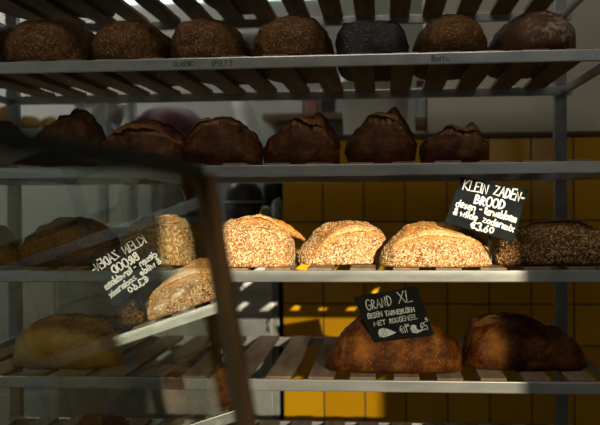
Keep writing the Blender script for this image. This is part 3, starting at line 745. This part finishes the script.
d = link('loaf_drawing', blob([(.13,.90),(.135,.82),(.17,.75),(.23,.73),(.30,.755),(.36,.80),(.42,.855),(.36,.885),(.28,.905),(.20,.925)]), M['chalk_grey'], root)
d['label'] = 'chalk drawing of a whole loaf'
d = link('loaf_drawing', blob([(.67,.90),(.665,.82),(.69,.76),(.735,.745),(.775,.77),(.765,.82),(.78,.86),(.82,.87),(.85,.85),(.86,.865),(.82,.90),(.74,.925)]), M['chalk_grey'], root)
d['label'] = 'chalk drawing of a half loaf'

# ------------------------------------------------------------------ glass guard on the counter, camera left
Rz = Matrix.Rotation(R(5.3), 3, 'Z')
gn = (Rz @ Vector((.98265, -.09356, .16015))).normalized()
gd = -0.200                                   # plane gn . (x - CP) = gd
def gp(px, py):
    r = ray(px, py); return CP + r*(gd/gn.dot(r))
uh = gn.cross(Vector((0, 0, 1))); uh.normalize()
if uh.y < 0: uh = -uh                         # level, away from the camera
vd = gn.cross(uh); vd.normalize()
if vd.z > 0: vd = -vd                         # down the pane
pT = gp(203, 178)                             # top far corner of the pane
CT = 0.92                                     # counter top height
run = (pT.z-CT-.008)/(-vd.z)
guard = empty('glass_guard', pT + vd*run)
tag(guard, 'tilted glass guard with dark green top edge and brown corner post at the left', 'glass guard')
go = guard.location.copy()
LEN = 0.95; TH = .008
bm = bmesh.new(); obox(bm, pT - uh*LEN - go, uh*LEN, vd*run, -gn*TH)
link('glass_pane', bm, M['glass'], guard)
bm = bmesh.new(); obox(bm, pT - uh*LEN - gn*.013 - vd*.016 - go, uh*(LEN-.004), vd*.0165, gn*.017, .002)
link('top_edge', bm, M['guard_trim'], guard)['label'] = 'dark green top edge'
bm = bmesh.new()
obox(bm, pT + uh*.0005 - gn*.026 - vd*.004 - go, uh*.016, vd*(run+.004), gn*.013, .002)
obox(bm, pT + uh*.0005 - gn*.004 - vd*.004 - go, uh*.018, vd*(run+.004), gn*.016, .002)
post = link('corner_post', bm, M['post'], guard); post['label'] = 'brown corner post'
bm = bmesh.new(); obox(bm, pT + uh*.003 - gn*.0135 - vd*.002 - go, uh*.010, vd*run, gn*.010)
link('seal_strip', bm, M['black'], post)
# the counter it stands on (below the frame)
ctr = empty('display_counter', (pT.x, pT.y, 0)); tag(ctr, 'low wooden display counter under the glass guard', 'counter')
ang = math.atan2(uh.y, uh.x) - math.pi/2
ctr.rotation_euler = (0, 0, ang)
lx = (Matrix.Rotation(-ang, 3, 'Z') @ (guard.location - ctr.location)).x
bm = bmesh.new(); box(bm, lx-.62, lx+.035, -1.0, .04, .06, CT-.03)
link('counter_body', bm, M['counter'], ctr)
bm = bmesh.new(); box(bm, lx-.63, lx+.045, -1.02, .05, CT-.03, CT, .004)
link('counter_top', bm, M['steel_dark'], ctr)
bm = bmesh.new(); box(bm, lx-.58, lx+.0, -.96, .0, 0, .06)
link('plinth', bm, M['black'], ctr)

# ------------------------------------------------------------------ the kitchen behind
# steel oven beside the half wall
oy = YW + .05
ox1 = at(279.3, 320, oy).x; ox0 = ox1 - .85; oz = at(250, 226, oy).z
oven = empty('steel_oven', (ox0, oy, 0)); tag(oven, 'tall stainless steel oven standing beside the left end of the tiled wall', 'oven')
bm = bmesh.new(); box(bm, 0, .85, 0, .75, .08, oz, .006); link('oven_body', bm, M['steel_dark'], oven)
zd = at(250, 318, oy).z
bm = bmesh.new(); box(bm, .02, .83, -.022, -.001, .40, zd, .006); dd = link('oven_door', bm, M['steel_dark'], oven)
bm = bmesh.new(); z1 = at(278, 319, oy-.04).z; z0 = at(278, 330, oy-.04).z
tube(bm, [(.815, -.024, z1-.002), (.815, -.045, z1-.008), (.815, -.045, z0), (.815, -.024, z0-.006)], .006, 10); link('handle', bm, M['steel'], dd, True)
bm = bmesh.new(); box(bm, .02, .83, -.014, -.001, zd+.012, oz-.03, .004); link('control_panel', bm, M['steel'], oven)
for x in (.06, .79):
    for y in (.06, .69):
        bm = bmesh.new(); box(bm, x-.025, x+.025, y-.025, y+.025, 0, .08); link('leg', bm, M['black'], oven)
# pot on the oven
p0 = at(226, 205, oy+.24); p1 = at(263, 205, oy+.24); r_ = (p1.x-p0.x)/2*1.05
pc = at(244, 205, oy+.24)
pot = empty('cooking_pot', (pc.x, oy+.24, oz+.001)); tag(pot, 'dark brown pot with a pale rim on the steel oven', 'pot')
hp = at(244, 203, oy+.24-r_).z - oz
bm = bmesh.new(); lathe(bm, [(0, 0), (r_*.86, 0), (r_*.94, .012), (r_, hp), (r_-.006, hp), (r_*.9, .016), (0, .012)], 48); link('pot_body', bm, M['pot'], pot, True)
bm = bmesh.new(); lathe(bm, [(r_-.006, hp+.0005), (r_+.004, hp+.0005), (r_+.005, hp+.006), (r_-.006, hp+.006), (r_-.006, hp+.0005)], 48); link('rim', bm, M['steel'], pot, True)
bm = bmesh.new(); lathe(bm, [(r_*.97, hp+.0065), (r_*.9, hp+.05), (r_*.5, hp+.085), (.02, hp+.095), (.02, hp+.12), (0, hp+.12)], 48); link('lid', bm, M['pot'], pot, True)
# bag and bottle and cloth on the oven's right corner
def lump(name, px0, px1, py0, py1, Y, m, label, cat, seed, depth=.09, zbase=None, amp=.25):
    a, b = at(px0, py1, Y), at(px1, py0, Y)
    zb = a.z if zbase is None else zbase
    bm = bmesh.new(); bmesh.ops.create_icosphere(bm, subdivisions=4, radius=1)
    for v in bm.verts:
        q = v.co.copy(); d = 1+amp*noise.fractal(q*1.6+Vector((seed, 0, 0)), 1, 2, 3)+.06*noise.noise(q*6+Vector((0, seed, 0)))
        v.co = Vector((q.x*d*(b.x-a.x)/2, q.y*d*depth/2, max(-.96, q.z*d)*(b.z-zb)/2))
        v.co.z += (b.z-zb)/2*.96
    o = link(name, bm, m, None, True, ((a.x+b.x)/2, Y, zb+.001)); tag(o, label, cat)
    return o
lump('cloth_bundle', 271, 283, 199, 226, oy+.10, M['cloth'], 'pale folded cloth on the oven beside the tiled wall end', 'cloth', 3, .10, oz)
lump('plastic_bag', 260, 271.5, 206, 226, oy+.10, M['green'], 'small green bag between the pot and the pale cloth', 'bag', 5, .10, oz)
bm = bmesh.new(); lathe(bm, [(0, 0), (.04, 0), (.042, .01), (.042, .14), (.035, .17), (.016, .19), (.016, .21), (0, .21)], 28)
q = at(273, 200, oy+.32); tag(link('bottle', bm, M['black'], None, True, (q.x, oy+.32, oz+.001)), 'black bottle behind the green bag on the oven', 'bottle')

# white bucket on the half wall ledge
ZL = ZT + .012
bc = at(375, 110, YW+.22); rb = (at(410, 110, YW+.22).x - at(339, 110, YW+.22).x)/2
bucket = empty('white_bucket', (bc.x, YW+.22, ZL+.001)); tag(bucket, 'large glossy white bucket on the ledge behind the peaked loaf', 'bucket')
bm = bmesh.new(); hb = .26
lathe(bm, [(0, 0), (rb*.86, 0), (rb*.88, .01), (rb*.97, hb*.8), (rb*.985, hb*.8), (rb*.985, hb*.84), (rb*.97, hb*.84), (rb, hb), (rb*.97, hb), (rb*.85, .015), (0, .012)], 56); link('bucket_body', bm, M['white'], bucket, True)
bm = bmesh.new(); tube(bm, [((rb+.004)*math.cos(R(a)), (rb+.004)*math.sin(R(a))*.25-.12, hb*.8+.10*math.sin(R(a))-.0) for a in range(0, 181, 12)], .0028, 8); link('wire_handle', bm, M['steel'], bucket, True)
bm = bmesh.new(); lathe(bm, [(rb*.9, hb+.001), (rb*1.03, hb+.001), (rb*1.03, hb+.014), (rb*.9, hb+.018), (0, hb+.02)], 56); link('lid', bm, M['white'], bucket, True)
# jars and cartons on the ledge between bucket and wall
jx = at(421, 110, YW+.12)
j = empty('glass_jar', (jx.x, YW+.12, ZL+.001)); tag(j, 'narrow jar standing on the ledge between the bucket and the wall', 'jar')
rj = (at(426.5, 110, YW+.12).x - at(415, 110, YW+.12).x)/2
bm = bmesh.new(); lathe(bm, [(0, 0), (rj*.95, 0), (rj, .01), (rj, .15), (rj*.8, .17), (rj*.8, .18), (0, .18)], 28); link('jar_body', bm, M['cloth'], j, True)
bm = bmesh.new(); lathe(bm, [(rj*1.005, .02), (rj*1.02, .02), (rj*1.02, .07), (rj*1.005, .07)], 28); link('jar_label', bm, M['woodshelf'], j, True)
bm = bmesh.new(); lathe(bm, [(rj*.85, .18), (rj*.85, .205), (0, .207)], 28); link('lid', bm, M['red'], j, True)

# wall shelf with boxes deeper in the kitchen
Ys = YB - .28
a, b = at(262, 120, Ys), at(345, 112, Ys)
sh = empty('wall_shelf', (a.x, YB, a.z)); tag(sh, 'brown wooden wall shelf in the kitchen behind the pointed loaf', 'shelf')
zt = at(300, 113, Ys).z - a.z
bm = bmesh.new(); box(bm, 0, b.x-a.x, -.28, -.001, zt-.035, zt, .004); link('shelf_board', bm, M['woodshelf'], sh)
for x in (.06, b.x-a.x-.06):
    bm = bmesh.new(); obox(bm, (x-.012, -.022, zt-.0355), (.024, 0, 0), (0, .02, 0), (0, 0, -.2)); obox(bm, (x-.01, -.20, zt-.0365), (.02, 0, 0), (0, .02, 0), (0, .16, -.15))
    link('bracket', bm, M['steel_dark'], sh)
def onshelf(name, px0, px1, pyt, m, label, cat, d=.16, lid=None):
    A, B = at(px0, pyt, Ys+.04), at(px1, pyt, Ys+.04); z0 = a.z+zt+.001
    o = empty(name, ((A.x+B.x)/2, Ys+.04+d/2, z0)); tag(o, label, cat, 'boxes on the kitchen wall shelf')
    hw = (B.x-A.x)/2; h = A.z-z0
    bm = bmesh.new(); box(bm, -hw, hw, -d/2, d/2, 0, h*.86, .006); link('box_body', bm, m, o)
    bm = bmesh.new(); box(bm, -hw-.003, hw+.003, -d/2-.003, d/2+.003, h*.865, h, .004); link('lid', bm, lid or m, o)
onshelf('storage_box', 280, 303, 95, M['white'], 'white box on the brown kitchen shelf, widest on it', 'box')
onshelf('storage_box', 306, 317, 98, M['pinkish'], 'pinkish carton on the kitchen shelf right of the white box', 'box')
onshelf('storage_box', 320, 334, 96, M['black'], 'dark box at the right end of the kitchen shelf', 'box', lid=M['red'])
# white flour sack leaning
Yk = 4.3
# steel shelving unit in the kitchen, left
ux0, ux1 = at(-60, 120, 4.4).x, at(124, 120, 4.4).x
zk = at(60, 128, 4.1).z
ku = empty('kitchen_shelving', (ux0, 4.1, 0)); tag(ku, 'steel kitchen shelving unit seen between the loaves at the upper left', 'shelving')
wk = ux1-ux0
for (x, y) in ((0, 0), (wk-.04, 0), (0, .5), (wk-.04, .5)):
    bm = bmesh.new(); box(bm, x, x+.04, y, y+.04, 0, zk+.42, .003); link('upright', bm, M['steel'], ku)
for zz in (.5, 1.1, zk, zk+.38):
    bm = bmesh.new(); box(bm, .0, wk, .042, .498, zz-.03, zz, .003); link('shelf_plate', bm, M['steel'], ku)
def bowl(px0, px1, pyt, Y, zbase, m, label, up=True):
    A, B = at(px0, pyt, Y), at(px1, pyt, Y); r = (B.x-A.x)/2; h = A.z-zbase
    bo = empty('mixing_bowl', ((A.x+B.x)/2, Y, zbase+.001)); tag(bo, label, 'bowl')
    bm = bmesh.new(); pr = [(0, 0)]
    for i in range(0, 13):
        t = i/12; pr.append((r*(.42+.58*math.sin(t*math.pi/2)), h*t**1.5*.97+.0))
    pr += [(r*.98, h*.96)] + [(r*(.41+.56*math.sin(t*math.pi/2)), h*t**1.5*.97+.004) for t in [i/12 for i in range(11, -1, -1)]] + [(0, .004)]
    lathe(bm, pr, 56); link('bowl_body', bm, m, bo, True)
    bm = bmesh.new(); lathe(bm, [(r*.98, h*.965), (r*1.03, h*.97), (r*1.03, h), (r*.98, h), (r*.98, h*.965)], 56); link('rim', bm, M['steel'], bo, True)
bowl(76, 126, 106, 4.35, zk, M['steel'], 'large steel mixing bowl on the kitchen shelving')
for i, (p0, p1, pt, lab) in enumerate(((-4, 12, 106, 'tan loaf on the kitchen shelving at the far left'), (20, 40, 116, 'tan bread roll on the kitchen shelving, left of the bowl'), (42, 60, 117, 'tan bread roll on the kitchen shelving, right next to the bowl'))):
    lump('bread_roll', p0, p1, pt, 128, 4.35, M['crust_pale'], lab, 'bread', 20+i, .16, zk, amp=.12)
# floor-standing mixer with red domed head
Ym = 4.42
A, B = at(132, 130, Ym), at(206, 130, Ym); zr = at(168, 107, Ym).z; rm = (B.x-A.x)/2
mx = empty('dough_mixer', ((A.x+B.x)/2, Ym, 0)); tag(mx, 'dough mixer with a dark red domed head behind the split loaf', 'mixer')
hb = at(168, 150, Ym).z
bm = bmesh.new()
lathe(bm, [(rm*.98, hb), (rm, hb+.02), (rm*.98, hb+(zr-hb)*.45), (rm*.86, hb+(zr-hb)*.72), (rm*.6, hb+(zr-hb)*.92), (rm*.25, zr), (0, zr)], 48); link('mixer_head', bm, M['red'], mx, True)
bm = bmesh.new(); box(bm, -.09, .09, -.02, .13, .08, hb+.01, .01); link('column', bm, M['steel_dark'], mx)
bm = bmesh.new(); box(bm, -.2, .2, -.2, .2, 0, .08, .01); link('base', bm, M['black'], mx)
bm = bmesh.new(); lathe(bm, [(0, .40), (.10, .40), (.14, .44), (.17, .62), (.175, .62), (.15, .43), (.0, .38)], 40, 0, -.20); link('bowl', bm, M['steel'], mx, True)
bm = bmesh.new(); tube(bm, [(0, -.19, hb+.01), (0, -.19, .62)], .02, 12); link('spindle', bm, M['steel'], mx, True)
# white tilted flour bag and cabinet in the kitchen
Yk = 4.5
zs = at(245, 140, Yk).z
cb = empty('white_cupboard', (at(212, 140, Yk).x, Yk, 0)); cw = at(268, 140, Yk).x-at(212, 140, Yk).x
tag(cb, 'tall pale cupboard in the kitchen under the white flour sack', 'cupboard')
bm = bmesh.new(); box(bm, 0, cw, 0, .4, 0, zs, .004); link('cupboard_body', bm, M['cloth'], cb)
for i in (0, 1):
    bm = bmesh.new(); box(bm, .01+i*cw/2, cw/2-.01+i*cw/2, -.02, -.001, .08, zs-.02, .004); dr = link('door', bm, M['cloth'], cb)
    bm = bmesh.new(); tube(bm, [(cw/2+(-.05 if i == 0 else .05), -.0205, 1.05), (cw/2+(-.05 if i == 0 else .05), -.04, 1.06), (cw/2+(-.05 if i == 0 else .05), -.04, 1.17), (cw/2+(-.05 if i == 0 else .05), -.0205, 1.18)], .005, 8); link('handle', bm, M['steel'], dr, True)
bm = bmesh.new()
P = [at(241, 139.6, Yk+.12), at(264, 139.6, Yk+.12), at(249, 92, Yk+.16), at(229, 92, Yk+.16)]
for i, p in enumerate(P): P[i] = p
P[0].z = P[1].z = zs+.002
bx = (P[0]+P[1])/2
def sack(bm):
    nz, nx = 16, 12; rr = []
    for s in (0, 1):
        g = []
        for i in range(nz+1):
            row = []
            for k in range(nx+1):
                u, v = k/nx, i/nz
                p = P[0]*(1-u)*(1-v)+P[1]*u*(1-v)+P[3]*(1-u)*v+P[2]*u*v - bx
                bul = .055*(math.sin(math.pi*u)**.5)*(1-.75*v**3)*(1+.3*noise.noise(p*14))
                p.y += bul if s else -bul
                row.append(bm.verts.new(p))
            g.append(row)
        rr.append(g)
        for i in range(nz):
            for k in range(nx): bm.faces.new((g[i][k], g[i][k+1], g[i+1][k+1], g[i+1][k]))
    A, B = rr
    for i in range(nz):
        bm.faces.new((A[i][0], A[i+1][0], B[i+1][0], B[i][0])); bm.faces.new((A[i][nx], B[i][nx], B[i+1][nx], A[i+1][nx]))
    for k in range(nx):
        bm.faces.new((A[0][k], B[0][k], B[0][k+1], A[0][k+1])); bm.faces.new((A[nz][k], A[nz][k+1], B[nz][k+1], B[nz][k]))
    bmesh.ops.recalc_face_normals(bm, faces=bm.faces[:])
sack(bm)
tag(link('flour_sack', bm, M['white'], None, True, bx), 'white slanted flour sack on the pale cupboard', 'sack')
# small orange tub on a bracket shelf high on the kitchen wall
q = at(246, 33, YB-.14)
hs = empty('small_shelf', (q.x, YB, q.z-.001)); tag(hs, 'short white shelf high on the kitchen wall under the orange tub', 'shelf')
bm = bmesh.new(); box(bm, -.10, .10, -.26, -.001, -.025, 0, .003); link('shelf_board', bm, M['white'], hs)
bm = bmesh.new(); box(bm, -.012, .012, -.14, -.001, -.10, -.0255); link('bracket', bm, M['steel_dark'], hs)
tb = empty('orange_tub', (q.x, YB-.14, q.z)); tag(tb, 'small orange tub on the short high shelf in the kitchen', 'tub')
bm = bmesh.new(); lathe(bm, [(0, 0), (.036, 0), (.042, .045), (.038, .045), (.034, .004), (0, .004)], 32); link('tub_body', bm, M['orange'], tb, True)
bm = bmesh.new(); lathe(bm, [(.044, .0455), (.044, .052), (0, .054)], 32); link('lid', bm, M['orange'], tb, True)
